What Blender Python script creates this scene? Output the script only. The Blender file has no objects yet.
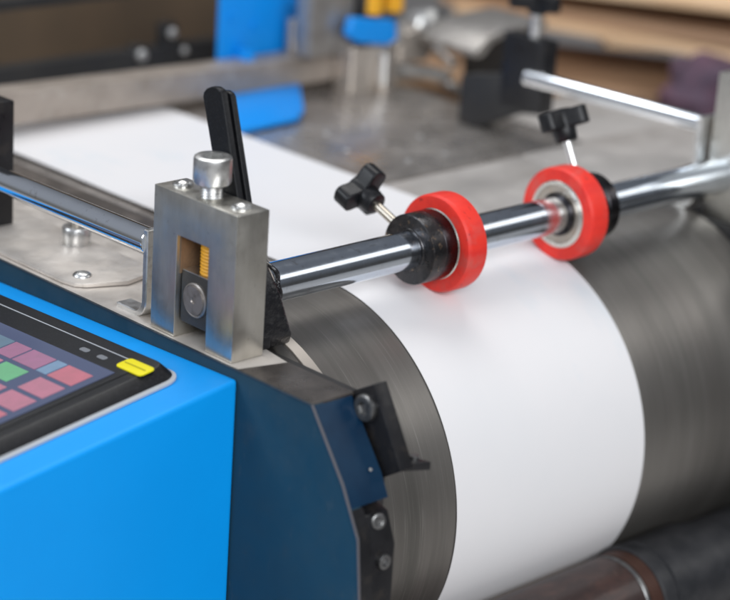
import bpy, bmesh, math, random
from mathutils import Vector, Matrix
random.seed(7)
S = bpy.context.scene
COL = S.collection

# ------------------------------------------------------------------ camera
R = ((0.72432159, 0.18587076, -0.66393547), (-0.68662501, 0.28173762, -0.67020147), (0.06248474, 0.94131609, 0.33169215))
cd = bpy.data.cameras.new('camera'); cam = bpy.data.objects.new('camera', cd); COL.objects.link(cam)
M = Matrix(R).to_4x4(); M.translation = Vector((-0.7010, -0.9291, 0.4328)); cam.matrix_world = M
cd.sensor_width = 36.0; cd.lens = 36.0 * 2188.7 / 730.0
cd.clip_start = 0.02; cd.clip_end = 60
cd.dof.use_dof = True; cd.dof.focus_distance = 1.335; cd.dof.aperture_fstop = 4.4
S.camera = cam

# ------------------------------------------------------------------ light
W = bpy.data.worlds.new('World'); S.world = W; W.use_nodes = True
nt = W.node_tree; bg = nt.nodes['Background']
tc = nt.nodes.new('ShaderNodeTexCoord'); sx = nt.nodes.new('ShaderNodeSeparateXYZ'); rp = nt.nodes.new('ShaderNodeValToRGB')
mr = nt.nodes.new('ShaderNodeMapRange'); mr.inputs[1].default_value = -1; mr.inputs[2].default_value = 1
nt.links.new(tc.outputs['Generated'], sx.inputs[0]); nt.links.new(sx.outputs[2], mr.inputs[0])
nt.links.new(mr.outputs[0], rp.inputs[0]); sd = nt.nodes.new('ShaderNodeMapRange'); sd.inputs[1].default_value = -1; sd.inputs[2].default_value = 1; sd.inputs[3].default_value = 1.45; sd.inputs[4].default_value = .40
nt.links.new(sx.outputs[0], sd.inputs[0])
vm = nt.nodes.new('ShaderNodeVectorMath'); vm.operation = 'SCALE'
nt.links.new(rp.outputs[0], vm.inputs[0]); nt.links.new(sd.outputs[0], vm.inputs['Scale']); nt.links.new(vm.outputs[0], bg.inputs[0])
cr = rp.color_ramp
cr.elements[0].position = 0.0; cr.elements[0].color = (.05, .045, .04, 1)
cr.elements[1].position = 1.0; cr.elements[1].color = (.50, .53, .60, 1)
e = cr.elements.new(0.48); e.color = (.20, .195, .19, 1)
e = cr.elements.new(0.60); e.color = (.36, .38, .42, 1)
bg.inputs[1].default_value = 0.55

def area(name, loc, target, sx_, sy_, power, col=(1, 1, 1)):
    l = bpy.data.lights.new(name, 'AREA'); l.shape = 'RECTANGLE'; l.size = sx_; l.size_y = sy_
    l.energy = power; l.color = col
    o = bpy.data.objects.new(name, l); COL.objects.link(o); o.location = loc
    d = Vector(target) - Vector(loc); o.rotation_euler = d.to_track_quat('-Z', 'Y').to_euler()
    return o
# hall ceiling lamp, then unseen area lights added to light the press
area('ceiling_lamp', (0.9, 0.9, 3.0), (0.3, 0.1, 0), 2.2, 1.0, 45, (1, .985, .96))
area('added_area_light', (-1.4, -3.4, 1.95), (0.3, 0, -.1), 3.0, 1.6, 158, (.95, .975, 1))  # unseen, placed low in front to brighten the housing and paper
area('added_area_light', (3.4, -2.0, 2.2), (0.4, 0, -.1), 2.4, 1.1, 14, (1, .99, .97))  # unseen, sized for the bright strip along the chrome shaft
area('added_area_light', (-3.2, 1.6, 2.0), (0.2, 0, 0), 1.6, 1.0, 60, (.88, .94, 1))

area('added_rail_light', (0.2, 2.4, 2.8), (0.2, 0.2, 0), 2.6, .28, 16, (.97, .985, 1))  # unseen lamp added for a bright strip on the near rail

S.view_settings.view_transform = 'Standard'; S.view_settings.look = 'None'
S.view_settings.exposure = 0.0; S.view_settings.gamma = 1.0

# ------------------------------------------------------------------ materials
def mat(name, col, rough=.5, metal=0., spec=.5, coat=0., noise=None, bump=None, rvar=None, emit=None, aniso=0):
    """noise=(scale xyz, colour2, low, high); bump=(scale xyz, strength, distance); rvar=(scale xyz, amount)"""
    m = bpy.data.materials.new(name); m.use_nodes = True
    n = m.node_tree.nodes; L = m.node_tree.links; b = n['Principled BSDF']
    b.inputs['Base Color'].default_value = (*col, 1); b.inputs['Roughness'].default_value = rough
    b.inputs['Metallic'].default_value = metal; b.inputs['Specular IOR Level'].default_value = spec
    b.inputs['Coat Weight'].default_value = coat; b.inputs['Coat Roughness'].default_value = .08
    if aniso: b.inputs['Anisotropic'].default_value = aniso
    t = n.new('ShaderNodeTexCoord')
    def nz(sc, detail=6, rgh=.6):
        mp = n.new('ShaderNodeMapping'); mp.inputs['Scale'].default_value = sc
        L.new(t.outputs['Object'], mp.inputs[0])
        x = n.new('ShaderNodeTexNoise'); x.inputs['Scale'].default_value = 1; x.inputs['Detail'].default_value = detail
        x.inputs['Roughness'].default_value = rgh
        L.new(mp.outputs[0], x.inputs['Vector']); return x
    src = None
    if noise:
        ns = noise if isinstance(noise, list) else [noise]
        for k, (sc, c2, lo, hi) in enumerate(ns):
            x = nz(sc); r = n.new('ShaderNodeMapRange'); r.inputs[1].default_value = lo; r.inputs[2].default_value = hi
            L.new(x.outputs[0], r.inputs[0])
            mx = n.new('ShaderNodeMix'); mx.data_type = 'RGBA'
            if src: L.new(src, mx.inputs[6])
            else: mx.inputs[6].default_value = (*col, 1)
            mx.inputs[7].default_value = (*c2, 1); L.new(r.outputs[0], mx.inputs[0]); src = mx.outputs[2]
        L.new(src, b.inputs['Base Color'])
    if rvar:
        x = nz(rvar[0]); r = n.new('ShaderNodeMapRange'); r.inputs[1].default_value = .3; r.inputs[2].default_value = .7
        r.inputs[3].default_value = max(.02, rough - rvar[1]); r.inputs[4].default_value = rough + rvar[1]
        L.new(x.outputs[0], r.inputs[0]); L.new(r.outputs[0], b.inputs['Roughness'])
    if bump:
        bs = bump if isinstance(bump, list) else [bump]; prev = None
        for sc, st, di in bs:
            x = nz(sc, 5); bn = n.new('ShaderNodeBump'); bn.inputs['Strength'].default_value = st; bn.inputs['Distance'].default_value = di
            L.new(x.outputs[0], bn.inputs['Height'])
            if prev: L.new(prev, bn.inputs['Normal'])
            prev = bn.outputs[0]
        L.new(prev, b.inputs['Normal'])
    if emit:
        b.inputs['Emission Color'].default_value = (*emit[0], 1); b.inputs['Emission Strength'].default_value = emit[1]
    return m

CHROME = mat('chrome', (.66, .72, .80), .15, 1, noise=((220, 220, 220), (.50, .52, .55), .58, .75), rvar=((90, 90, 90), .05), bump=((500, 500, 500), .04, .0002))
COLLARF = mat('dirty_black_collar', (.055, .055, .058), .30, .9, noise=[((220, 220, 220), (.30, .21, .14), .60, .68), ((60, 60, 60), (.11, .10, .10), .45, .7)], rvar=((120, 120, 120), .1), bump=((300, 300, 300), .35, .0008))
STEEL = mat('brushed_steel', (.70, .68, .63), .36, 1, noise=[((300, 300, 60), (.64, .62, .57), .4, .7), ((25, 25, 18), (.55, .53, .47), .5, .8), ((260, 260, 260), (.48, .45, .41), .64, .76)],
            bump=[((700, 700, 60), .06, .0003), ((350, 350, 350), .08, .0004)], rvar=((90, 90, 60), .06))
ZINCD = mat('dull_bolt_steel', (.22, .22, .22), .35, .9, noise=((150, 150, 150), (.1, .1, .1), .5, .75))
ZINC = mat('zinc_steel', (.80, .80, .79), .34, 1, noise=((150, 150, 150), (.5, .5, .48), .5, .75), rvar=((120, 120, 120), .08))
BED = mat('worn_bed_metal', (.72, .67, .62), .45, .5, noise=[((14, 30, 30), (.58, .53, .48), .42, .7), ((120, 60, 60), (.40, .36, .31), .62, .8), ((9, 9, 9), (.76, .73, .70), .5, .8)],
          bump=((160, 160, 160), .15, .0006), rvar=((60, 60, 60), .12))
EDGE = mat('frame_edge_paint', (.035, .05, .065), .4, .3, noise=((80, 80, 80), (.09, .09, .09), .55, .75))
NAVY = mat('navy_paint', (.010, .040, .068), .42, 0, .40, .0, noise=[((12, 12, 12), (.015, .052, .082), .35, .75), ((180, 180, 90), (.035, .058, .075), .62, .8), ((700, 40, 40), (.024, .048, .068), .6, .8)],
           bump=((260, 260, 260), .12, .0005), rvar=((60, 60, 60), .1))
NAVYG = mat('navy_gloss_paint', (.003, .020, .050), .34, 0, .25, .0, noise=((40, 40, 40), (.005, .030, .068), .4, .7))
BLUE = mat('blue_powder_coat', (.0, .295, .80), .45, 0, .3, .0, noise=((10, 10, 10), (.0, .31, .83), .4, .7),
           bump=((700, 700, 700), .14, .0005))
BLUEB = mat('blue_bracket_paint', (.0, .26, .78), .4)
BLACKP = mat('black_plastic', (.006, .0065, .008), .40, 0, .35, noise=((900, 900, 900), (.022, .022, .026), .5, .7), bump=((500, 500, 500), .1, .0004))
BLACKM = mat('black_oxide_steel', (.012, .012, .014), .36, .2, noise=[((90, 90, 90), (.035, .03, .027), .52, .75)], bump=((220, 220, 220), .2, .0006), rvar=((80, 80, 80), .12))
BLACKG = mat('greasy_black_casting', (.010, .010, .012), .22, .1, coat=.15, noise=((120, 120, 120), (.03, .03, .032), .55, .8), bump=((110, 110, 110), .5, .004))
COLLAR = mat('black_chrome_collar', (.075, .070, .078), .27, 1, noise=[((160, 160, 160), (.26, .19, .12), .60, .72), ((60, 60, 60), (.03, .03, .03), .4, .7)], rvar=((120, 120, 120), .1), bump=((300, 300, 300), .25, .0006))
RED = mat('red_rubber', (.80, .040, .026), .48, 0, .35, noise=[((30, 120, 120), (.68, .03, .025), .45, .7), ((260, 160, 160), (.30, .02, .02), .62, .74), ((45, 45, 45), (.62, .09, .075), .52, .70)],
          bump=((250, 250, 250), .2, .0005))
BEARING = mat('bearing_steel', (.70, .68, .62), .28, 1, rvar=((100, 100, 100), .08))
SLEEVE = mat('reflection_blur_steel', (.66, .68, .72), .27, 1, noise=((200, 200, 200), (.45, .43, .42), .5, .75))  # for the sleeve added to soften the shaft's reflection
RAILC = mat('bright_rail_chrome', (.84, .88, .93), .09, 1, noise=((200, 200, 200), (.65, .67, .70), .6, .75), rvar=((70, 70, 70), .04))
BRASSY = mat('pale_plated_steel', (.50, .46, .40), .38, 1, noise=((150, 150, 150), (.5, .42, .32), .5, .75))
DRUM = mat('cylinder_steel', (.245, .230, .214), .40, .8, noise=[((200, 3, 3), (.22, .205, .19), .40, .60), ((14, 3, 3), (.29, .275, .255), .45, .75), ((30, 2, 2), (.165, .158, .145), .50, .72), ((1100, 16, 16), (.38, .365, .34), .60, .76)],
           bump=((1100, 6, 6), .06, .0003), rvar=((60, 4, 4), .04))
PAPER = mat('white_paper', (.775, .76, .768), .5, 0, .4, noise=[((9, 9, 9), (.75, .745, .757), .4, .7), ((14, 9, 9), (.66, .71, .75), .60, .80)], bump=((7, 7, 7), .25, .002))
TABLE = mat('feed_table_steel', (.54, .50, .465), .30, .75, noise=[((8, 20, 8), (.36, .33, .305), .4, .65), ((60, 60, 60), (.62, .58, .54), .55, .8)],
            rvar=((30, 30, 30), .12), bump=((90, 90, 90), .2, .001))
TABLEL = mat('light_table_steel', (.72, .68, .645), .38, .45, noise=[((8, 20, 8), (.56, .53, .50), .4, .7)], rvar=((30, 30, 30), .1), bump=((90, 90, 90), .2, .001))  # lighter than the rear plate; the bright sheen is put into this colour
DARKSTRIP = mat('dark_track_steel', (.12, .105, .095), .45, .6, noise=((50, 50, 50), (.22, .19, .17), .5, .75), rvar=((60, 60, 60), .12))
BARM = mat('cast_crossbar_metal', (.40, .345, .30), .5, .45, noise=[((25, 25, 25), (.27, .23, .195), .4, .7), ((90, 90, 90), (.45, .41, .37), .55, .8)], bump=((120, 120, 120), .3, .001))
ROLLB = mat('stained_brown_roller', (.040, .024, .022), .38, .2, coat=.2, noise=[((30, 60, 60), (.10, .05, .04), .45, .7), ((250, 80, 80), (.20, .14, .12), .66, .8)], bump=((150, 150, 150), .25, .001))
ROLLK = mat('black_rubber_roller', (.018, .019, .022), .42, 0, .4, noise=((60, 60, 60), (.035, .035, .038), .4, .7))
RUST = mat('rusty_shoulder', (.07, .032, .022), .5, .4, noise=((90, 90, 90), (.06, .025, .018), .4, .7))
YELLOW = mat('yellow_silicone', (.80, .70, .0), .4)
SPRING = mat('amber_spring_plastic', (.85, .42, .03), .35)
COPPER = mat('worn_slot_metal', (.40, .27, .17), .42, .6, noise=((90, 90, 90), (.2, .13, .09), .4, .7))
GREYG = mat('grey_gasket', (.42, .44, .47), .6)
ICON = mat('pale_icon_print', (.16, .17, .19), .5)
AMBER = mat('amber_plastic', (.85, .42, .02), .35)
GREYM = mat('grey_machined_metal', (.42, .40, .38), .4, .7, noise=((60, 60, 60), (.3, .28, .26), .4, .7))
PALE = mat('pale_machined_metal', (.62, .56, .50), .35, .7)
DARKM = mat('dark_machine_paint', (.018, .018, .019), .45, noise=((20, 20, 20), (.03, .028, .026), .4, .7))
BROWN = mat('brown_cardboard', (.095, .066, .040), .8, noise=[((5, 5, 30), (.08, .055, .035), .4, .65), ((12, 12, 3), (.12, .08, .048), .5, .75)])
WOOD = mat('pale_pine', (.80, .56, .35), .7, noise=[((6, 40, 60), (.60, .38, .21), .4, .7)])
WOOD2 = mat('darker_pine', (.42, .26, .15), .7, noise=[((6, 40, 60), (.30, .18, .11), .4, .7)])
WOODM = mat('weathered_pine', (.55, .37, .22), .7, noise=[((6, 40, 60), (.38, .25, .15), .4, .7)])
PURPLE = mat('purple_cloth', (.07, .045, .07), .85, noise=((22, 22, 22), (.16, .07, .10), .4, .7))
FLOORM = mat('concrete_floor', (.46, .44, .42), .7, noise=((2, 2, 2), (.38, .36, .34), .4, .7))
WALLM = mat('brown_wall', (.10, .07, .05), .85, noise=((2, 2, 2), (.07, .05, .035), .4, .7))

# ------------------------------------------------------------------ mesh helpers
def link(name, bm, m, parent=None, sharp=35, matrix=None):
    if matrix is not None: bmesh.ops.transform(bm, matrix=matrix, verts=bm.verts)
    bmesh.ops.recalc_face_normals(bm, faces=bm.faces)
    lim = math.radians(sharp)
    for f in bm.faces: f.smooth = True
    for ed in bm.edges:
        if len(ed.link_faces) == 2 and ed.calc_face_angle(0) > lim: ed.smooth = False
    me = bpy.data.meshes.new(name); bm.to_mesh(me); bm.free()
    for x in (m if isinstance(m, (list, tuple)) else [m]): me.materials.append(x)
    o = bpy.data.objects.new(name, me); COL.objects.link(o)
    if parent: o.parent = parent; o.matrix_parent_inverse = parent.matrix_world.inverted() if parent.type != 'EMPTY' else Matrix.Translation(-parent.location)
    return o
def tag(o, label=None, cat=None, group=None, kind=None):
    if label: o['label'] = label
    if cat: o['category'] = cat
    if group: o['group'] = group
    if kind: o['kind'] = kind
    return o
def thing(name, label, cat, loc=(0, 0, 0), group=None):
    o = bpy.data.objects.new(name, None); COL.objects.link(o); o.location = loc; o.empty_display_size = .02
    return tag(o, label, cat, group)
def bevel(bm, w, seg=2, ang=30):
    if w <= 0: return bm
    es = [ed for ed in bm.edges if len(ed.link_faces) == 2 and ed.calc_face_angle(0) > math.radians(ang)]
    bmesh.ops.bevel(bm, geom=es, offset=w, segments=seg, profile=.6, affect='EDGES', clamp_overlap=True)
    return bm
def box(x0, x1, y0, y1, z0, z1, bv=.0008, seg=2, bm=None):
    new = bmesh.new()
    bmesh.ops.create_cube(new, size=1)
    bmesh.ops.transform(new, matrix=Matrix.Translation(((x0+x1)/2, (y0+y1)/2, (z0+z1)/2)) @ Matrix.Diagonal((x1-x0, y1-y0, z1-z0, 1)), verts=new.verts)
    bevel(new, bv, seg)
    return merge(bm, new)
def merge(bm, new):
    if bm is None: return new
    me = bpy.data.meshes.new('tmp'); new.to_mesh(me); new.free(); bm.from_mesh(me); bpy.data.meshes.remove(me); return bm
def frame_to(a, b):
    d = (Vector(b) - Vector(a)); L = d.length
    return Matrix.Translation(Vector(a)) @ d.to_track_quat('Z', 'Y').to_matrix().to_4x4(), L
def lathe(prof, seg=64, a=(0, 0, 0), b=None, closed=False, bm=None):
    """prof: list of (r, h) along local Z; a->b gives the axis direction. closed: profile is a loop (a ring)."""
    new = bmesh.new(); rings = []
    for r, h in prof:
        if r < 1e-7: rings.append([new.verts.new((0, 0, h))])
        else: rings.append([new.verts.new((r*math.cos(2*math.pi*i/seg), r*math.sin(2*math.pi*i/seg), h)) for i in range(seg)])
    n = len(rings)
    for k in range(n if closed else n-1):
        A, B = rings[k], rings[(k+1) % n]
        for i in range(seg):
            j = (i+1) % seg
            if len(A) == 1 and len(B) == 1: continue
            if len(A) == 1: new.faces.new((A[0], B[i], B[j]))
            elif len(B) == 1: new.faces.new((A[i], A[j], B[0]))
            else: new.faces.new((A[i], A[j], B[j], B[i]))
    if not closed:
        for rr in (rings[0], rings[-1]):
            if len(rr) > 1: new.faces.new(rr)
    if b is not None:
        Mx, _ = frame_to(a, b); bmesh.ops.transform(new, matrix=Mx, verts=new.verts)
    return merge(bm, new)
XAX = (1, 0, 0)
def xlathe(prof, y, z, x=0., seg=96, closed=False, bm=None):
    """lathe about an axis parallel to X; prof (r, x)"""
    return lathe([(r, h) for r, h in prof], seg, (x, y, z), (x+1, y, z), closed, bm)
def rod(a, b, r, bv=.0005, seg=32, bm=None):
    L = (Vector(b)-Vector(a)).length
    return lathe([(0, 0), (r-bv, 0), (r, bv), (r, L-bv), (r-bv, L), (0, L)], seg, a, b, bm=bm)
def prism(pts, axis, h0, h1, bv=.0008, seg=2, bm=None):
    """pts in the plane perpendicular to axis: 'x' -> (y,z), 'z' -> (x,y), 'y' -> (x,z)"""
    new = bmesh.new()
    def P(p, h): return {'x': (h, p[0], p[1]), 'z': (p[0], p[1], h), 'y': (p[0], h, p[1])}[axis]
    A = [new.verts.new(P(p, h0)) for p in pts]; B = [new.verts.new(P(p, h1)) for p in pts]
    new.faces.new(A); new.faces.new(B)
    for i in range(len(pts)): j = (i+1) % len(pts); new.faces.new((A[i], A[j], B[j], B[i]))
    bmesh.ops.recalc_face_normals(new, faces=new.faces)
    bevel(new, bv, seg)
    return merge(bm, new)
def tube(path, r, seg=12, bm=None):
    new = bmesh.new(); P = [Vector(p) for p in path]; rings = []
    up = Vector((.3, .2, 1)).normalized()
    for i, p in enumerate(P):
        t = (P[min(i+1, len(P)-1)] - P[max(i-1, 0)]).normalized()
        u = t.cross(up).normalized(); v = t.cross(u)
        rings.append([new.verts.new(p + u*r*math.cos(2*math.pi*k/seg) + v*r*math.sin(2*math.pi*k/seg)) for k in range(seg)])
    for A, B in zip(rings, rings[1:]):
        for k in range(seg): j = (k+1) % seg; new.faces.new((A[k], A[j], B[j], B[k]))
    new.faces.new(rings[0]); new.faces.new(rings[-1])
    return merge(bm, new)
def strip(path, x0, x1, t, axis_out=1, bv=.0004, bm=None):
    """flat bar bent along a path in YZ, width x0..x1, thickness t (offset to the left of travel)"""
    P = [Vector((0, y, z)) for y, z in path]; new = bmesh.new(); rows = []
    for i, p in enumerate(P):
        tg = (P[min(i+1, len(P)-1)] - P[max(i-1, 0)]).normalized(); n = Vector((0, -tg.z, tg.y))*axis_out
        rows.append([new.verts.new((x0, p.y, p.z)), new.verts.new((x1, p.y, p.z)), new.verts.new((x1, p.y+n.y*t, p.z+n.z*t)), new.verts.new((x0, p.y+n.y*t, p.z+n.z*t))])
    for A, B in zip(rows, rows[1:]):
        for k in range(4): j = (k+1) % 4; new.faces.new((A[k], A[j], B[j], B[k]))
    new.faces.new(rows[0]); new.faces.new(rows[-1])
    bmesh.ops.recalc_face_normals(new, faces=new.faces); bevel(new, bv, 1, 50)
    return merge(bm, new)
def socket_screw(name, a, d, r, h, m, parent, stem=0, stem_r=None):
    """hexagon socket cap screw: base at a, pointing d"""
    d = Vector(d).normalized(); a = Vector(a)
    bm = lathe([(0, h*.45), (r*.48, h*.45), (r*.52, h-.0002), (r*.58, h), (r*.86, h), (r*.97, h-r*.07), (r, h-r*.2), (r, r*.1), (r*.94, 0), (0, 0)], 48, a, a+d)
    # knock the socket into a hexagon
    Mx, _ = frame_to(a, a+d); inv = Mx.inverted()
    for v in bm.verts:
        q = inv @ v.co; rr = math.hypot(q.x, q.y)
        if r*.3 < rr < r*.545 and q.z > h*.3:
            an = math.atan2(q.y, q.x) % (math.pi/3) - math.pi/6; k = math.cos(math.pi/6)/math.cos(an)*1.06
            v.co = Mx @ Vector((q.x*k, q.y*k, q.z))
    if stem:
        R_ = stem_r or r*.6; prof = [(0, 0)]; z = 0.; pitch = .0016
        while z > -stem:
            prof += [(R_, z-.0002), (R_*.90, z-pitch*.5)]; z -= pitch
        prof.append((0, z)); lathe(prof, 40, a, a+d, bm=bm)
    return link(name, bm, m, parent)

# ================================================================== SETTING
f = link('floor', box(-3, 7, -3, 8, -1.0, -.95, 0), FLOORM); tag(f, kind='structure')
f = link('back_wall', box(-3, 9, 7.0, 7.1, -.95, 3.0, 0), WALLM); tag(f, kind='structure')

# ================================================================== NEAR SIDE FRAME
sf = thing('press_side', 'navy blue steel press side with chamfered front corner and worn pale metal top', 'machine frame', (.09, 0, -.4))
out = [(.95, -.0285), (-.1085, -.0285), (-.1365, -.0665), (-.1515, -.0945), (-.156, -.132), (-.160, -.40), (.95, -.40)]
link('side_plate', prism(out, 'x', .0755, .0850, .0009, 2), NAVY, sf)
link('plate_edge_strip', strip([(.94, -.0281), (-.109, -.0281)], .0748, .0782, .0006, 1, 0), EDGE, sf)
link('edge_highlight', strip([(-.109, -.0281), (-.1372, -.0662), (-.1522, -.0943), (-.1567, -.132), (-.1607, -.39)], .0750, .0765, .0005, 1, 0), mat('edge_highlight_paint', (.13, .12, .13), .5, .2), sf)  # thin pale strip paints the highlight along the chamfer edge
inn = [(.90, -.030), (-.1040, -.030), (-.1300, -.0745), (-.1300, -.40), (.90, -.40)]
link('inner_plate', prism(inn, 'x', .0852, .1165, .0008, 2), DARKM, sf)
# pale top strip the block stands on
link('top_plate', prism([(.0765, .60), (.0765, -.0440), (.1075, -.0520), (.1235, .045), (.1600, .060), (.1600, .60)], 'z', -.0298, -.0280, 0, 1), BED, sf)
link('front_dark_plate', prism([(.0765, -.0442), (.0765, -.1085), (.108, -.1085), (.108, -.0523)], 'z', -.0298, -.0280, 0, 1), mat('dark_brown_steel', (.13, .115, .105), .32, .7, noise=[((40, 40, 40), (.24, .21, .19), .45, .75)], rvar=((60, 60, 60), .1)), sf)  # separate dark brown piece where the top plate darkens towards the front
# glossy facet on the chamfer
def yz_slab(p0, p1, t, x0, x1, bv=.0008, w0=0, bm=None):
    """slab along p0->p1 in the YZ plane, thickness t to the outside (front)"""
    a = Vector(p0); b = Vector(p1); d = (b-a).normalized(); n = Vector((d.y, -d.x))
    if n.x > 0: n = -n
    q = [a, b, b+n*t, a+n*t]
    return prism([(v.x, v.y) for v in q], 'x', x0, x1, bv, bm=bm)
link('chamfer_facet', strip([(-.1092, -.0290), (-.1370, -.0667), (-.1436, -.0795)], .0773, .1060, .0016, 1, .0003), NAVYG, sf)
link('lower_edge', strip([(-.1438, -.0800), (-.1519, -.0946), (-.1564, -.132), (-.1604, -.39)], .0773, .0858, .0010, 1, 0), BLACKM, sf)
link('facet_screw', lathe([(0, 0), (.0011, 0), (.0010, .0005), (0, .0006)], 20, (.0975, -.1362, -.0632), (.0975, -.9362, .5268)), ZINC, sf)
link('front_block', prism([(-.1345, -.083), (-.1455, -.086), (-.1530, -.104), (-.1545, -.40), (-.12, -.40), (-.12, -.083)], 'x', .0862, .1045, .0012), BLACKM, sf)
socket_screw('socket_screw', (.0950, -.1465, -.0900), (-.25, -1, .25), .0046, .0030, ZINCD, sf)
socket_screw('socket_screw', (.0945, -.1535, -.1120), (0, -1, .05), .0045, .003, ZINCD, sf)
# dark scraper bracket bolted beyond the chamfer
br = link('scraper_bracket', prism([(-.0995, -.0320), (-.1240, -.0180), (-.1500, -.0620), (-.1275, -.0765)], 'x', .1078, .1180, .0008), BLACKM, sf)
socket_screw('socket_screw', (.1078, -.1205, -.0330), (-1, 0, 0), .0080, .0040, ZINCD, br)
link('scraper_tip', prism([(.1100, -.1440), (.1280, -.1535), (.1240, -.1380), (.1180, -.1280)], 'z', -.0650, -.0600, .0004), BLACKM, br)
link('tip_screw', lathe([(0, 0), (.0030, 0), (.0028, .002), (0, .0022)], 24, (.1235, -.1445, -.0600), (.1235, -.1445, 1)), ZINCD, br)

gp = [(.015, -.0285), (-.0099, -.0302), (-.0190, -.0330), (-.0276, -.0362), (-.0370, -.0408), (-.0463, -.0462), (-.0550, -.0520), (-.062, -.0585), (-.069, -.0655), (-.075, -.073)]
link('guard_strip', strip(gp, .1330, .1415, .0022, -1, .0003), PALE, sf)

# thin cover plate with a rivet, lying on the top plate
cp = thing('cover_strip', 'thin worn metal cover plate with one round rivet beside the chrome rail', 'cover plate', (.1, .2, -.028))
link('plate', prism([(.0788, .60), (.0800, .1330), (.0822, .1215), (.0880, .1160), (.1130, .1060), (.1300, .1100), (.1420, .1250), (.1420, .60)], 'z', -.0276, -.0248, .0005, 2), BED, cp)
link('rivet', lathe([(0, 0), (.0062, 0), (.0060, .0009), (.0048, .0020), (.0028, .0026), (0, .0027)], 32, (.0945, .1300, -.0248), (.0945, .1300, 1)), ZINC, cp)
cn = thing('collar_nut', 'round silver collar nut with a screw in its middle, on the worn top plate', 'nut', (.131, .186, -.0256))
link('collar', lathe([(.0048, 0), (.0092, 0), (.0095, .0006), (.0095, .0115), (.0090, .0123), (.0048, .0123)], 40, (.131, .186, -.0256), (.131, .186, 1), True), ZINC, cn)
link('screw', lathe([(0, 0), (.0044, 0), (.0044, .0120), (.0036, .0140), (0, .0145)], 32, (.131, .186, -.0256), (.131, .186, 1)), BRASSY, cn)

# ================================================================== CONSOLE (blue) + CONTROL PANEL
O = Vector((.0752, -.0460, -.0333)); e2 = Vector((-.1618, 0, -.0262)).normalized(); e1 = Vector((0, 1, -.039)).normalized()
nn = e1.cross(e2).normalized()
def CP(u, v, h): return O + e2*u + e1*v + nn*h
def cprism(pts, h0, h1, bv=.0008, seg=2, pts2=None, bm=None):
    new = bmesh.new(); A = [new.verts.new(CP(u, v, h0)) for u, v in pts]; B = [new.verts.new(CP(u, v, h1)) for u, v in (pts2 or pts)]
    new.faces.new(A); new.faces.new(B)
    for i in range(len(pts)): j = (i+1) % len(pts); new.faces.new((A[i], A[j], B[j], B[i]))
    bmesh.ops.recalc_face_normals(new, faces=new.faces); bevel(new, bv, seg); return merge(bm, new)
def rrect(u0, u1, v0, v1, r, n=6):
    o = []
    for cx, cy, a0 in ((u1-r, v1-r, 0), (u0+r, v1-r, 90), (u0+r, v0+r, 180), (u1-r, v0+r, 270)):
        for k in range(n+1): a = math.radians(a0+90*k/n); o.append((cx+r*math.cos(a), cy+r*math.sin(a)))
    return o
# housing: a folded sheet box; top follows the panel plane, front face faces -Y
bm = bmesh.new()
q = [(0, 0), (.34, 0), (.34, .42), (0, .42)]
A = [bm.verts.new(CP(u, v, 0)) for u, v in q]
B = [bm.verts.new((p.co.x, p.co.y, -.60)) for p in A]
bm.faces.new(A); bm.faces.new(B)
for i in range(4): j = (i+1) % 4; bm.faces.new((A[i], A[j], B[j], B[i]))
bmesh.ops.recalc_face_normals(bm, faces=bm.faces); bevel(bm, .0030, 5)
ch = link('console_housing', bm, BLUE, sharp=60)
tag(ch, 'bright blue sheet metal console housing on the outer side of the press', 'machine housing')

pn = thing('control_panel', 'black framed touch screen control panel set in the blue console', 'control panel', tuple(CP(.1, .2, 0)))
link('gasket', cprism(rrect(.0180, .2500, .0255, .330, .013), .0003, .0015, 0), GREYG, pn)
link('bezel', cprism(rrect(.0190, .2485, .0290, .328, .011), .0016, .0075, .0006, 2, pts2=rrect(.0225, .2440, .0375, .323, .008)), BLACKP, pn)
# raised front lip and the fine bright line round the glass field
link('inner_frame', cprism(rrect(.0330, .2380, .0455, .3150, .003), .0076, .0080, .0003), BLACKP, pn)
fr = bmesh.new()
for a, b in (((.0318, .040), (.0318, .318)),):
    fr = tube([CP(*a, .0076), CP(*b, .0076)], .00035, 8)
link('trim_line', fr, GREYG, pn)
def screenmat():
    m = bpy.data.materials.new('screen_glass'); m.use_nodes = True; n = m.node_tree.nodes; L = m.node_tree.links; b = n['Principled BSDF']
    b.inputs['Base Color'].default_value = (.05, .06, .10, 1); b.inputs['Roughness'].default_value = .12
    b.inputs['Emission Color'].default_value = (.07, .085, .15, 1); b.inputs['Emission Strength'].default_value = .6
    return m
scr = link('screen', cprism([(.0490, .0510), (.2200, .0510), (.2200, .2700), (.0490, .2700)], .0081, .0085, 0), screenmat(), pn)
def key(c): c = tuple(.42*v+.06 for v in c); return mat('screen_key', c, .12, emit=(c, .45), noise=((90, 90, 90), tuple(.7*v+.03 for v in c), .4, .7))
PINK, REDK, CYAN, GREEN, TEAL, VIO = key((.66, .20, .32)), key((.72, .16, .24)), key((.20, .38, .62)), key((.14, .60, .26)), key((.10, .22, .34)), key((.48, .16, .34))
def skey(u0, u1, v0, v1, m, hh=.0089):
    link('screen_key', cprism([(u0, v0), (u1, v0), (u1, v1), (u0, v1)], .0086, hh, 0), m, scr)
skey(.0600, .0760, .0570, .0800, REDK); skey(.0600, .0760, .0815, .0910, CYAN); skey(.0600, .0760, .0925, .1150, VIO); skey(.0600, .0760, .1170, .1330, VIO)
skey(.0600, .0760, .1345, .1600, TEAL)
skey(.0800, .0960, .0570, .0810, PINK); skey(.0800, .0960, .0925, .1150, GREEN); skey(.0800, .0960, .1180, .1420, PINK)
skey(.1000, .1160, .0570, .0810, PINK); skey(.1000, .1160, .0860, .1100, PINK)
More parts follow.
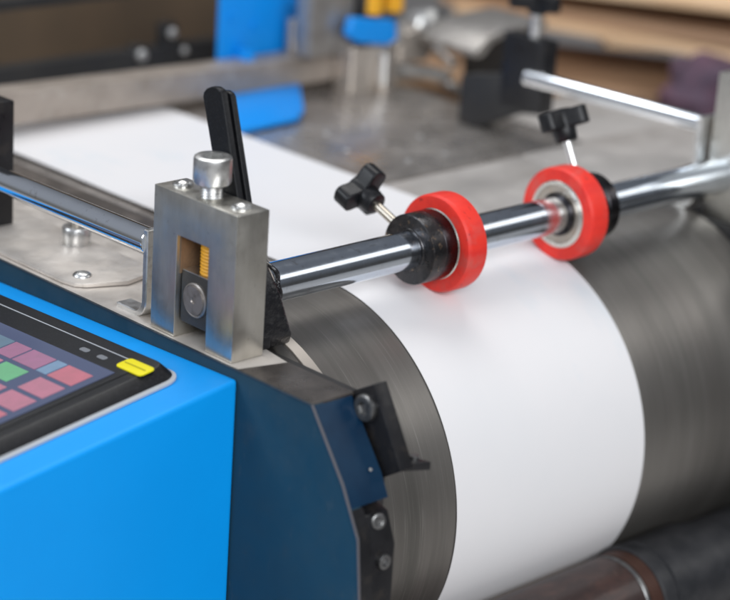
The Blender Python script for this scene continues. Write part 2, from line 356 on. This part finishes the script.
skey(.1200, .1360, .0570, .0810, REDK); skey(.1200, .1360, .0860, .1100, PINK)
skey(.1400, .1560, .0570, .0810, CYAN); skey(.1400, .1560, .0860, .1100, PINK)
pill = rrect(.0320, .0440, .0300, .0560, .0035)
# yellow bumper, built as a slightly domed pad with a groove
b1 = cprism(rrect(.0310, .0430, .0350, .0590, .0030), .0076, .0088, .0006, 3)
yp = link('yellow_label', b1, YELLOW, pn)
link('label_groove', cprism([(.0366, .0375), (.0374, .0375), (.0374, .0565), (.0366, .0565)], .0088, .0091, 0), mat('olive_line', (.35, .30, .0), .5), yp)
link('icon', cprism(rrect(.0385, .0425, .0700, .0780, .0018), .0081, .0083, 0), ICON, pn)
link('icon', cprism(rrect(.0385, .0425, .0870, .0950, .0018), .0081, .0083, 0), ICON, pn)

# ================================================================== BEARING BLOCK
bb = thing('bearing_block', 'brushed steel bearing block with a slot and a large cap screw on top', 'bearing block', (.0905, .002, -.0277))
outl = [(-.0358, -.0277), (-.0358, .0618), (.0398, .0618), (.0398, -.0277), (.0175, -.0277), (.0175, .0362), (-.0118, .0362), (-.0118, -.0277)]
blk = prism(outl, 'x', .0783, .1026, .0007, 2)
link('block_body', blk, STEEL, bb)
link('slot_liner', box(.0812, .1010, .0166, .01735, .0120, .0352, 0), COPPER, bb)
link('slot_back', box(.0990, .1012, -.0115, .0165, .0150, .0355, 0), DARKM, bb)
sl = link('slider', box(.0822, .1020, -.0112, .0165, -.0178, .0142, .0009), mat('slider_steel', (.075, .072, .07), .4, .5, noise=((90, 90, 90), (.12, .11, .10), .5, .75)), bb)
link('slider_top', box(.0824, .1000, -.0108, .0163, .01425, .0150, .0002), STEEL, bb)
link('end_disc', xlathe([(0, 0), (.0106, 0), (.0106, -.0012), (.0098, -.0018), (.0090, -.0015), (.0088, -.0024), (.0020, -.0024), (.0016, -.0016), (0, -.0016)], .0025, -.0008, .0822, 64), mat('worn_disc_steel', (.36, .33, .31), .42, .8, noise=((150, 150, 150), (.2, .18, .16), .5, .75)), sl)
sp = bmesh.new()
pr = [(0, .0150)]; z = .0150
while z < .0350: pr += [(.0088, z+.0002), (.0094, z+.0010), (.0088, z+.0018)]; z += .0021
pr.append((0, z)); sp = lathe(pr, 40, (.0925, -.0022, 0), (.0925, -.0022, 1))
link('spring', sp, SPRING, bb)
cs = socket_screw('cap_screw', (.0905, .0020, .0702), (0, 0, 1), .0114, .0165, ZINC, bb, stem=.0084, stem_r=.0068)
for yy in (.0285, -.0245):
    g = lathe([(.0036, 0), (.0062, 0), (.0062, .0012), (.0056, .0018), (.0044, .0018), (.0036, .0004)], 40, (.0905, yy, .0616), (.0905, yy, 1), True)
    g = lathe([(0, .0004), (.0036, .0004), (.0034, .0024), (.0016, .0034), (0, .0036)], 32, (.0905, yy, .0616), (.0905, yy, 1), bm=g)
    link('set_screw', g, ZINC, bb)

# black greasy casting and clamp lever behind the block
bc = thing('shaft_clamp', 'greasy black cast clamp with a pale washer where the chrome shaft enters the bearing block', 'clamp', (.115, -.01, -.03))
g = prism([(-.026, -.030), (-.030, -.022), (-.0275, .004), (-.018, .020), (-.004, .026), (.016, .024), (.024, .010), (.024, -.030)], 'x', .1032, .1205, .0035, 4)
for v in g.verts:
    if v.co.x > .11: v.co.x += max(0, .012 - v.co.z)*.32
bmesh.ops.subdivide_edges(g, edges=g.edges[:], cuts=2)
link('casting', g, BLACKG, bc)
link('washer', xlathe([(.0126, 0), (.0185, 0), (.0190, .0006), (.0190, .0034), (.0180, .0040), (.0126, .0040)], 0, 0, .1226, 64, True), PALE, bc)
pts = []
for k in range(40):
    a = math.radians(70 + 230*k/39); pts.append((.1320 + .0010*math.sin(k*.7), .0152*math.cos(a), .0152*math.sin(a)))
link('retaining_cord', tube(pts, .0016, 10), BLACKG, bc)
link('mount_foot', box(.1035, .1140, -.0300, .030, -.0279, -.0200, .0015), BLACKM, bc)

lv = thing('clamp_lever', 'black two blade clamp lever standing up behind the bearing block', 'lever', (.113, 0, .0))
def blade(x0, x1, yt, zt, w, yb, zb):
    a = Vector((yt, zt)); b = Vector((yb, zb)); d = (b-a).normalized(); n = Vector((-d.y, d.x)); 
    if n.x < 0: n = -n
    o = []
    for k in range(7):
        an = math.pi*k/6; o.append(a + n*(w/2)*math.cos(an) - d*(w*.28)*math.sin(an))
    o += [b - n*(w*.46), b + n*(w*.46)]
    return prism([(v.x, v.y) for v in o], 'x', x0, x1, .0011, 3)
link('blade', blade(.1035, .1080, .0205, .1165, .0180, -.0150, .005), BLACKP, lv)
link('blade', blade(.1105, .1145, .0195, .1140, .0170, -.0150, .005), BLACKP, lv)
link('pivot_pin', rod((.1025, -.006, .034), (.1200, -.006, .034), .004), BLACKM, lv)

# ================================================================== SHAFT
sh = link('pressure_shaft', rod((.0850, 0, 0), (.640, 0, 0), .0125, .0006, 96), CHROME)
tag(sh, 'polished chrome shaft carrying the two red pressure wheels', 'shaft')

# ================================================================== PRESSURE WHEELS
def wing_knob(t, c, d, parent, flip=0, kscale=1.06):
    """three lobed black knob; c = base centre, d = outward axis"""
    d = Vector(d).normalized(); c = Vector(c)
    X_ = Vector((1, 0, 0)); W_ = d.cross(X_); Mx = Matrix((X_, W_, d)).transposed().to_4x4(); Mx.translation = c
    k = lathe([(.0033, 0), (.0066, 0), (.0074, .0007), (.0080, .0060), (.0086, .0120), (.0088, .0190), (.0078, .0212), (.0030, .0220), (0, .0220)], 40)
    for i in range(3):
        a = 2*math.pi*i/3 + flip
        o = []
        for p in [(.0, .0074), (.0090, .0062), (.0130, .0064), (.0156, .0058), (.0174, .0040), (.0180, .0016), (.0180, -.0016), (.0174, -.0040), (.0156, -.0058), (.0130, -.0064), (.0090, -.0062), (0, -.0074)]:
            o.append((p[0]*math.cos(a)-p[1]*math.sin(a), p[0]*math.sin(a)+p[1]*math.cos(a)))
        prism(o, 'z', .0085, .0205, .0022, 3, bm=k)
    return link('knob', k, BLACKP, parent, matrix=Mx @ Matrix.Scale(kscale, 4), sharp=50)
def wheel(x_tyre, x_collar0, x_collar1, xs, ang, label, flip, stem_len, face_side):
    w = thing('pressure_roller', label, 'wheel', (x_tyre, 0, 0), 'red pressure wheels on the chrome shaft')
    a, b = x_tyre, x_tyre + .0178
    link('tyre', xlathe([(.0236, a+.0004), (.0290, a), (.0312, a+.0003), (.0322, a+.0016), (.0325, a+.0032), (.0325, b-.0030), (.0321, b-.0012), (.0310, b-.0002), (.0290, b), (.0236, b-.0004)], 0, 0, 0, 128, True), RED, w)
    s = 1; x0 = a
    # bearing: outer race, recessed shield, inner race
    rg = link('outer_race', xlathe([(.0200, x0+s*.0002), (.0204, x0-s*.0003), (.0228, x0-s*.0003), (.0235, x0+s*.0003), (.0235, (a+b)/2), (.0200, (a+b)/2)], 0, 0, 0, 96, True), BEARING, w)
    link('shield', xlathe([(.0150, x0+s*.0010), (.0199, x0+s*.0006), (.0199, x0+s*.006), (.0150, x0+s*.006)], 0, 0, 0, 96, True), BRASSY, w)
    link('inner_race', xlathe([(.0127, x0-s*.0010), (.0144, x0-s*.0010), (.0149, x0-s*.0004), (.0149, x0+s*.008), (.0127, x0+s*.008)], 0, 0, 0, 96, True), COLLAR, w)
    c0, c1 = sorted((x_collar0, x_collar1)); m_ = c0 + (c1-c0)*.52
    r = .0232
    link('collar', xlathe([(.0127, c0), (r-.0012, c0), (r-.0004, c0+.0004), (r-.0001, c0+.0012), (r-.0001, m_), (.0127, m_)], 0, 0, 0, 128, True), COLLARF if face_side < 0 else COLLAR, w)
    link('collar_shoulder', xlathe([(.0127, m_+.0001), (r-.0006, m_+.0001), (r, m_+.0007), (r, c1-.0008), (r-.0008, c1), (.0127, c1)], 0, 0, 0, 128, True), COLLAR, w)
    if face_side > 0: link('reflection_blur_sleeve', xlathe([(.0124, a-.0225), (.01258, a-.0224), (.0126, a-.0215), (.0126, a-.0011), (.0124, a-.0010)], 0, 0, 0, 96, True), SLEEVE, w)  # added rough sleeve that blurs the red tyre's reflection in the shaft
    link('shaft_seal', xlathe([(.0126, c0-.0008), (.0138, c0-.0006), (.0144, c0+.0002), (.0126, c0+.0002)], 0, 0, 0, 64, True), COLLARF, w)
    d = Vector((0, math.cos(ang), math.sin(ang)))
    p0 = Vector((xs, 0, 0)) + d*(r-.001); p1 = Vector((xs, 0, 0)) + d*(stem_len)
    st = link('stem', rod(p0, p1, .0031, .0003, 24), BRASSY if face_side < 0 else ZINC, w)
    wing_knob(w, p1 - d*.0006, d, w, flip)
    return w
wheel(.2782, .2555, .2778, .2670, math.radians(21), 'red rubber pressure wheel nearer the bearing block, with its black collar in front', math.radians(170), .0470, -1)
wheel(.3978, .4160, .4380, .4280, math.radians(62), 'red rubber pressure wheel farther along the shaft, with its bearing face showing', math.radians(183), .0480, 1)

# ================================================================== IMPRESSION CYLINDER + PAPER
CY, CZ, CR = .0396, -.1562, .1287
cyl = thing('impression_cylinder', 'large dark grey steel cylinder with fine turning marks under the paper', 'cylinder', (.35, CY, CZ))
link('drum', xlathe([(0, .1335), (.1240, .1335), (.1280, .1337), (CR, .1345), (CR, .5700), (.1280, .5708), (.1240, .5710), (0, .5710)], CY, CZ, 0, 360), DRUM, cyl)
link('journal', xlathe([(0, .1166), (.045, .1166), (.045, .1340), (0, .1340)], CY, CZ, 0, 64), BLACKM, cyl)

def paper():
    bm = bmesh.new(); th = .00035; x0, x1 = .2243, .4071
    path = []
    N = 60
    for i in range(N+1):
        y = .520 - (.520-CY)*i/N; z = CZ+CR+.0006
        t = max(0, (y-.12)/.4); z += .0010*math.sin(y*22)*t
        path.append((y, z, 0, 1))
    for i in range(1, 121):
        a = math.radians(128*i/120); path.append((CY-(CR+.0006)*math.sin(a), CZ+(CR+.0006)*math.cos(a), -math.sin(a), math.cos(a)))
    nx = 14; top = []; bot = []
    for (y, z, ny, nz) in path:
        top.append([bm.verts.new((x0+(x1-x0)*k/nx, y+ny*th, z+nz*th)) for k in range(nx+1)])
        bot.append([bm.verts.new((x0+(x1-x0)*k/nx, y, z)) for k in range(nx+1)])
    for i in range(len(path)-1):
        for k in range(nx):
            bm.faces.new((top[i][k], top[i][k+1], top[i+1][k+1], top[i+1][k])); bm.faces.new((bot[i][k], bot[i+1][k], bot[i+1][k+1], bot[i][k+1]))
        bm.faces.new((top[i][0], top[i+1][0], bot[i+1][0], bot[i][0])); bm.faces.new((top[i][nx], bot[i][nx], bot[i+1][nx], top[i+1][nx]))
    for r in (0, -1):
        for k in range(nx): bm.faces.new((top[r][k], bot[r][k], bot[r][k+1], top[r][k+1]))
    return bm
pp = link('paper_sheet', paper(), PAPER, sharp=50)
tag(pp, 'white paper sheet running under the wheels and down over the dark cylinder', 'paper')

# front roller
fr = thing('delivery_roller', 'dark roller with brown stained barrel pressed against the paper low in front of the cylinder', 'roller', (.3, -.0953, -.2521))
RY, RZ = -.0968, -.2524
link('barrel', xlathe([(0, .09), (.0334, .09), (.0334, .3800), (.0325, .3806), (0, .3806)], RY, RZ, 0, 128), ROLLB, fr)
link('end_ring', xlathe([(.020, .3806), (.0336, .3806), (.0341, .3812), (.0341, .3836), (.0334, .3842), (.020, .3842)], RY, RZ, 0, 128, True), ZINCD, fr)
link('shoulder', xlathe([(.02, .3843), (.0345, .3843), (.0345, .3960), (.02, .3960)], RY, RZ, 0, 128, True), RUST, fr)
link('black_barrel', xlathe([(0, .3962), (.0350, .3962), (.0366, .3975), (.0366, .4080), (.0352, .4088), (.0352, .4106), (.0366, .4114), (.0366, .4630), (.0352, .4645), (.0352, .4680), (.0330, .4700), (.0330, .56), (0, .56)], RY, RZ, 0, 128), ROLLK, fr)

# ================================================================== FAR SIDE
ff = thing('press_side', 'dark side frame of the press at the far end of the cylinder', 'machine frame', (.6, 0, -.4))
link('side_plate', prism([(.56, -.034), (-.1040, -.034), (-.140, -.08), (-.150, -.40), (.56, -.40)], 'x', .5745, .6350, .001), DARKM, ff)
link('top_plate', box(.5745, .7650, .030, .1900, -.0400, -.0303, .0006), TABLEL, ff)
link('side_shelf', box(.6510, .7650, .1920, .306, -.0400, -.0303, .0006), TABLEL, ff)
fb = thing('bearing_block', 'blurred steel bearing block at the far end of the shaft, by the right edge', 'bearing block', (.59, 0, -.03))
link('block_body', prism([(-.062, -.0335), (-.062, .0760), (.0110, .0760), (.0110, -.0335)], 'x', .5780, .6020, .001), STEEL, fb)
link('cap_screw', rod((.590, -.030, .0760), (.590, -.030, .100), .011, .001), ZINC, fb)

# ================================================================== RAILS
def rail(name, label, x, yb, z, ye, zt, group, rr=.0060, sx0=-.0052, sx1=.0065, st=.0042):
    r = thing('rail', label, 'rail', (x, yb, -.028), group)
    t = link('bar', rod((x, yb-.0020, z), (x, ye, zt), rr, .0004, 48), RAILC, r)
    path = [(yb-.0008, z+rr+.0006), (yb-.0008, -.0170)]
    for k in range(1, 9):
        a = math.radians(90*k/8); path.append((yb-.0008+.0080*(1-math.cos(a)), -.0170-.0080*math.sin(a)))
    path.append((yb+.0240, -.0250))
    link('foot_strap', strip(path, x+sx0, x+sx1, st, -1, .0006), ZINC, r)
    return r
rail('rail', 'round chrome rail in the left foreground, its bent strap foot beside the bearing block', .0885, .0560, .0200, .340, .0180, 'chrome rails along the feed table', .0080)
rail('rail', 'round chrome rail beyond the far wheel, running to the tall black rail block', .5780, .0195, .0345, .196, .0310, 'chrome rails along the feed table', .0064, -.010, .012, .005)
def railblock(name, x0, x1, y0, y1, z1, label, knob):
    r = thing('rail_block', label, 'rail block', ((x0+x1)/2, (y0+y1)/2, -.028), 'black blocks holding the chrome rails')
    link('block_body', box(x0, x1, y0, y1, -.0045 if knob else -.0275, z1, .0012), BLACKM, r)
    if knob: link('support_arm', prism([(y0+.004, -.0045), (y1, .020), (.290, .010), (.290, -.0295), (.268, -.0295), (y0+.026, -.0085)], 'x', x0+.001, x1+.004, .001), DARKM, r)
    if knob:
        c = ((x0+x1)/2, (y0+y1)/2-.004)
        link('stem', rod((c[0], c[1], z1-.001), (c[0], c[1], z1+.020), .0050, .0004, 24), ZINC, r)
        k = lathe([(.0, 0), (.0080, 0), (.0090, .005), (.0090, .018), (0, .018)], 32)
        for i in range(3):
            a = 2*math.pi*i/3+.4; prism([(math.cos(a)*p-math.sin(a)*q, math.sin(a)*p+math.cos(a)*q) for p, q in ((0, .007), (.02, .006), (.024, .003), (.024, -.003), (.02, -.006), (0, -.007))], 'z', .004, .016, .002, 2, bm=k)
        link('knob', k, BLACKP, r, matrix=Matrix.Translation((c[0], c[1], z1+.0195)))
railblock('rail_block', .083, .120, .242, .290, .0610, 'black block holding the near chrome rail at the left edge', False)
railblock('rail_block', .601, .617, .2000, .2450, .0560, 'black block with a wing knob on top, holding the chrome rail on the far side', True)

# ================================================================== FEED TABLE
ft = thing('feed_table', 'stained grey steel feed table with rows of small holes behind the cylinder', 'feed table', (.38, .3, -.03))
bm = box(.1605, .6500, .1925, .560, -.0400, -.0305, .0006)
link('rear_plate', bm, TABLE, ft)
link('front_plate', box(.1605, .5740, .0860, .1900, -.0420, -.0310, .0008), TABLEL, ft)
link('edge_track', box(.1500, .2150, .0860, .560, -.0303, -.0290, .0003), DARKSTRIP, ft)
HOLE = mat('bright_stud_steel', (.75, .72, .68), .2, 1)
for ry in range(3):
    for rx in range(3):
        x = .440+.041*rx+(ry % 2)*.019; y = .226+.047*ry
        if x > .57: continue
        link('stud', lathe([(0, 0), (.0026, 0), (.0022, .0006), (.0010, .0009), (0, .0010)], 14, (x, y, -.0305), (x, y, 1)), ZINC, ft)
for i in range(9):
    y = .105+.032*i
    link('track_rivet', lathe([(0, 0), (.0030, 0), (.0027, .0006), (0, .0010)], 20, (.190, y, -.0290), (.190, y, 1)), ZINC if i % 2 else BARM, ft)
rb = thing('rear_beam', 'dark beam with small silver bolts running across behind the grey crossbar', 'beam', (.47, .57, -.08))
link('beam_body', box(.14, .80, .562, .578, -.080, -.0120, .002), DARKM, rb)
link('upper_lip', box(.14, .80, .564, .576, .036, .046, .002), DARKM, rb)
for xx, zz, rr_ in ((.478, -.0165, .0055), (.512, .000, .0045), (.527, -.018, .0035)):
    link('bolt_head', lathe([(0, 0), (rr_, 0), (rr_, rr_*.5), (rr_*.6, rr_), (0, rr_*1.1)], 24, (xx, .562, zz), (xx, -1, zz)), ZINC, rb)
    link('bolt_lug', box(xx-.008, xx+.008, .5625, .575, min(zz, -.012)-.004, zz+.008, .002), DARKM, rb)

# ================================================================== CROSSBAR AND CARRIAGE
cb = prism([(.120, -.0170), (.120, .0120), (.245, .0070), (.490, .0010), (.660, .0005), (.660, -.0240), (.490, -.0232), (.245, -.0184)], 'y', .430, .458, .0016, 3)
cb = link('crossbar', cb, BARM); tag(cb, 'grey cast metal crossbar spanning above the paper at the back of the press', 'crossbar')
bl = thing('blue_bracket', 'bright blue upright bracket plate behind the grey crossbar', 'bracket', (.54, .47, -.07))
link('upper_plate', prism([(.4815, -.0080), (.4815, .130), (.560, .130), (.566, .048), (.5760, .036), (.5825, .010), (.5825, -.0080)], 'y', .4600, .4640, .001), BLUEB, bl)
bm = bmesh.new(); lo = [(.4090, .3470, -.0285), (.4790, .3540, -.0285), (.4990, .3690, -.0285), (.5570, .4400, -.0265), (.4660, .4400, -.0265)]
A = [bm.verts.new(p) for p in lo]; B = [bm.verts.new((p[0], p[1], p[2]+.0050)) for p in lo]
bm.faces.new(A); bm.faces.new(B)
for i in range(5): bm.faces.new((A[i], A[(i+1) % 5], B[(i+1) % 5], B[i]))
bmesh.ops.recalc_face_normals(bm, faces=bm.faces); bevel(bm, .0015, 3)
link('lower_shoe', bm, BLUEB, bl)
link('shoe_stay', box(.4980, .5060, .4420, .4640, -.0240, .0100, .001), BLUEB, bl)
for xx, zz in ((.495, .036), (.521, .026)):
    link('bolt_head', lathe([(0, 0), (.0045, 0), (.004, .002), (0, .0022)], 20, (xx, .460, zz), (xx, -1, zz)), BLUEB, bl)
gr = thing('guide_post', 'short silver post in front of the blue bracket', 'post', (.555, .45, 0))
link('post', rod((.5565, .4510, -.001), (.5565, .4510, .0300), .0055, .001), PALE, gr)
link('post_head', lathe([(0, 0), (.0050, .0005), (.0062, .004), (.004, .0075), (0, .0085)], 24, (.568, .446, .0215), (.568, .446, 1)), ZINC, gr)

ca = thing('nozzle_carriage', 'machined metal carriage with blue valve, yellow caps and silver pins on the crossbar', 'carriage', (.62, .42, 0))
link('carriage_block', box(.5400, .5900, .410, .4295, .0055, .060, .002), GREYM, ca)
link('clamp_body', box(.5860, .6420, .405, .4290, -.0320, .0110, .003, 3), PALE, ca)
link('side_plate', box(.5920, .6020, .400, .4290, .0115, .058, .001), DARKM, ca)
link('jaw', prism([(.6430, -.010), (.6800, -.012), (.6900, .004), (.6700, .020), (.6430, .016)], 'y', .405, .440, .003, 3), PALE, ca)
link('lower_arm', prism([(.6430, -.0280), (.7000, -.0340), (.7000, -.0240), (.6430, -.0150)], 'y', .415, .440, .002), GREYM, ca)
v = link('blue_valve', prism([(.5700, .0250), (.5740, .0400), (.6260, .0330), (.6300, .0150), (.6180, .0110), (.5800, .0180)], 'y', .395, .4045, .003, 3), BLUEB, ca)
link('valve_face', box(.6290, .6380, .396, .4045, .0100, .0330, .002), ZINC, ca)
for xx in (.6030, .6280):
    link('yellow_cap', lathe([(0, 0), (.0085, 0), (.0090, .001), (.0090, .030), (.008, .031), (0, .031)], 32, (xx, .402, .0400), (xx, .402, 1)), AMBER, ca)
link('nozzle_rod', rod((.6200, .4000, .004), (.6200, .4000, -.0250), .0048, .0006), ZINC, ca)
link('nozzle_tip', lathe([(0, 0), (.0045, 0), (.0042, .018), (.0065, .019), (.0065, .030), (0, .030)], 32, (.6205, .4000, -.0250), (.6205, .4000, -1)), PALE, ca)
link('adjuster', lathe([(0, 0), (.015, 0), (.017, .002), (.017, .016), (.014, .018), (.006, .020), (0, .021)], 48, (.700, .440, .0100), (.690, -.1, .10)), ZINC, ca)
link('adjuster_collar', lathe([(0, 0), (.013, 0), (.013, .030), (0, .030)], 40, (.705, .442, .0090), (1.6, .70, .0)), DARKM, ca)
for a, b, r in (((.648, .425, -.0150), (.7050, .405, -.0290), .0062), ((.700, .425, -.0020), (.7070, .400, -.0170), .0035), ((.700, .415, -.0300), (.7190, .400, -.0430), .0042)):
    link('pin', rod(a, b, r, .001, 24), ZINC, ca)
    d = (Vector(b)-Vector(a)).normalized()
    link('pin_end', lathe([(0, 0), (.0050, 0), (.0046, .003), (.0025, .0045), (0, .005)], 24, b, tuple(Vector(b)+d)), HOLE, ca)

# dark side unit between carriage and far rail block
su = thing('side_unit', 'dark rounded machine unit with a pale metal hood behind the far black rail block', 'machine unit', (.68, .35, -.03))
link('housing', box(.702, .738, .330, .385, -.060, .0240, .006, 3), mat('brown_grey_paint', (.035, .030, .026), .5), su)
link('hood', prism([(.657, .0100), (.655, .0160), (.668, .0260), (.690, .0320), (.745, .0340), (.745, .0280), (.694, .0265), (.676, .0210), (.665, .0110)], 'y', .325, .392, .0015), GREYM, su)

# ================================================================== BACKGROUND
cbx = link('cardboard_box', box(.25, .97, .80, 1.15, -.95, .25, .01), BROWN); tag(cbx, 'brown cardboard box far behind the press on the left', 'box')
base = link('pallet_base', box(.90, 2.2, -.05, .74, -.95, -.56, .01), WOOD2); tag(base, 'wooden pallet carrying the stack of boards behind the press', 'pallet')
fwd = -Vector((R[0][2], R[1][2], R[2][2])); cpos = Vector((-.701, -.9291, .4328))
right = Vector((.7257, -.688, 0)).normalized(); back = Vector((.688, .7257, 0)).normalized()
c0 = cpos + back*2.22
for i in range(22):
    zt = -.006 - i*.024 + random.uniform(-.006, .006)
    off = random.uniform(-.05, .05)
    hl = random.uniform(.22, .48); th = random.uniform(.005, .0100); b = box(-hl, hl, -.10, .10, -th, th, .003)
    M4 = Matrix.Translation(Vector((c0.x, c0.y, zt)) + right*(.50+random.uniform(-.18, .14)) + back*(off*.7 + .10 - .003*i)) @ Matrix.Rotation(math.atan2(right.y, right.x)+random.uniform(-.10, .10), 4, 'Z') @ Matrix.Rotation([.05, .08, .02, .11, .06, -.09, .04, .10][i % 8], 4, 'Y')
    o = link('wooden_board', b, [WOOD, WOOD2, WOODM][i % 3])
    o.matrix_world = M4
    tag(o, 'blurred pale wooden board in the stack behind the press', 'board', 'wooden boards stacked behind the press')
# purple cloth bundle
b = bmesh.new(); bmesh.ops.create_icosphere(b, subdivisions=4, radius=1)
for vtx in b.verts:
    n_ = vtx.co.normalized(); k = 1+.10*math.sin(n_.x*5+n_.z*4)+.07*math.sin(n_.y*9+1)+.05*math.sin(n_.z*13)
    vtx.co = Vector((n_.x*.050*k, n_.y*.04*k, n_.z*.046*k))
pb = link('cloth_bundle', b, PURPLE); pb.location = (1.012, .341, -.075)
tag(pb, 'dark purple cloth bundle lying against the wooden boards', 'cloth')
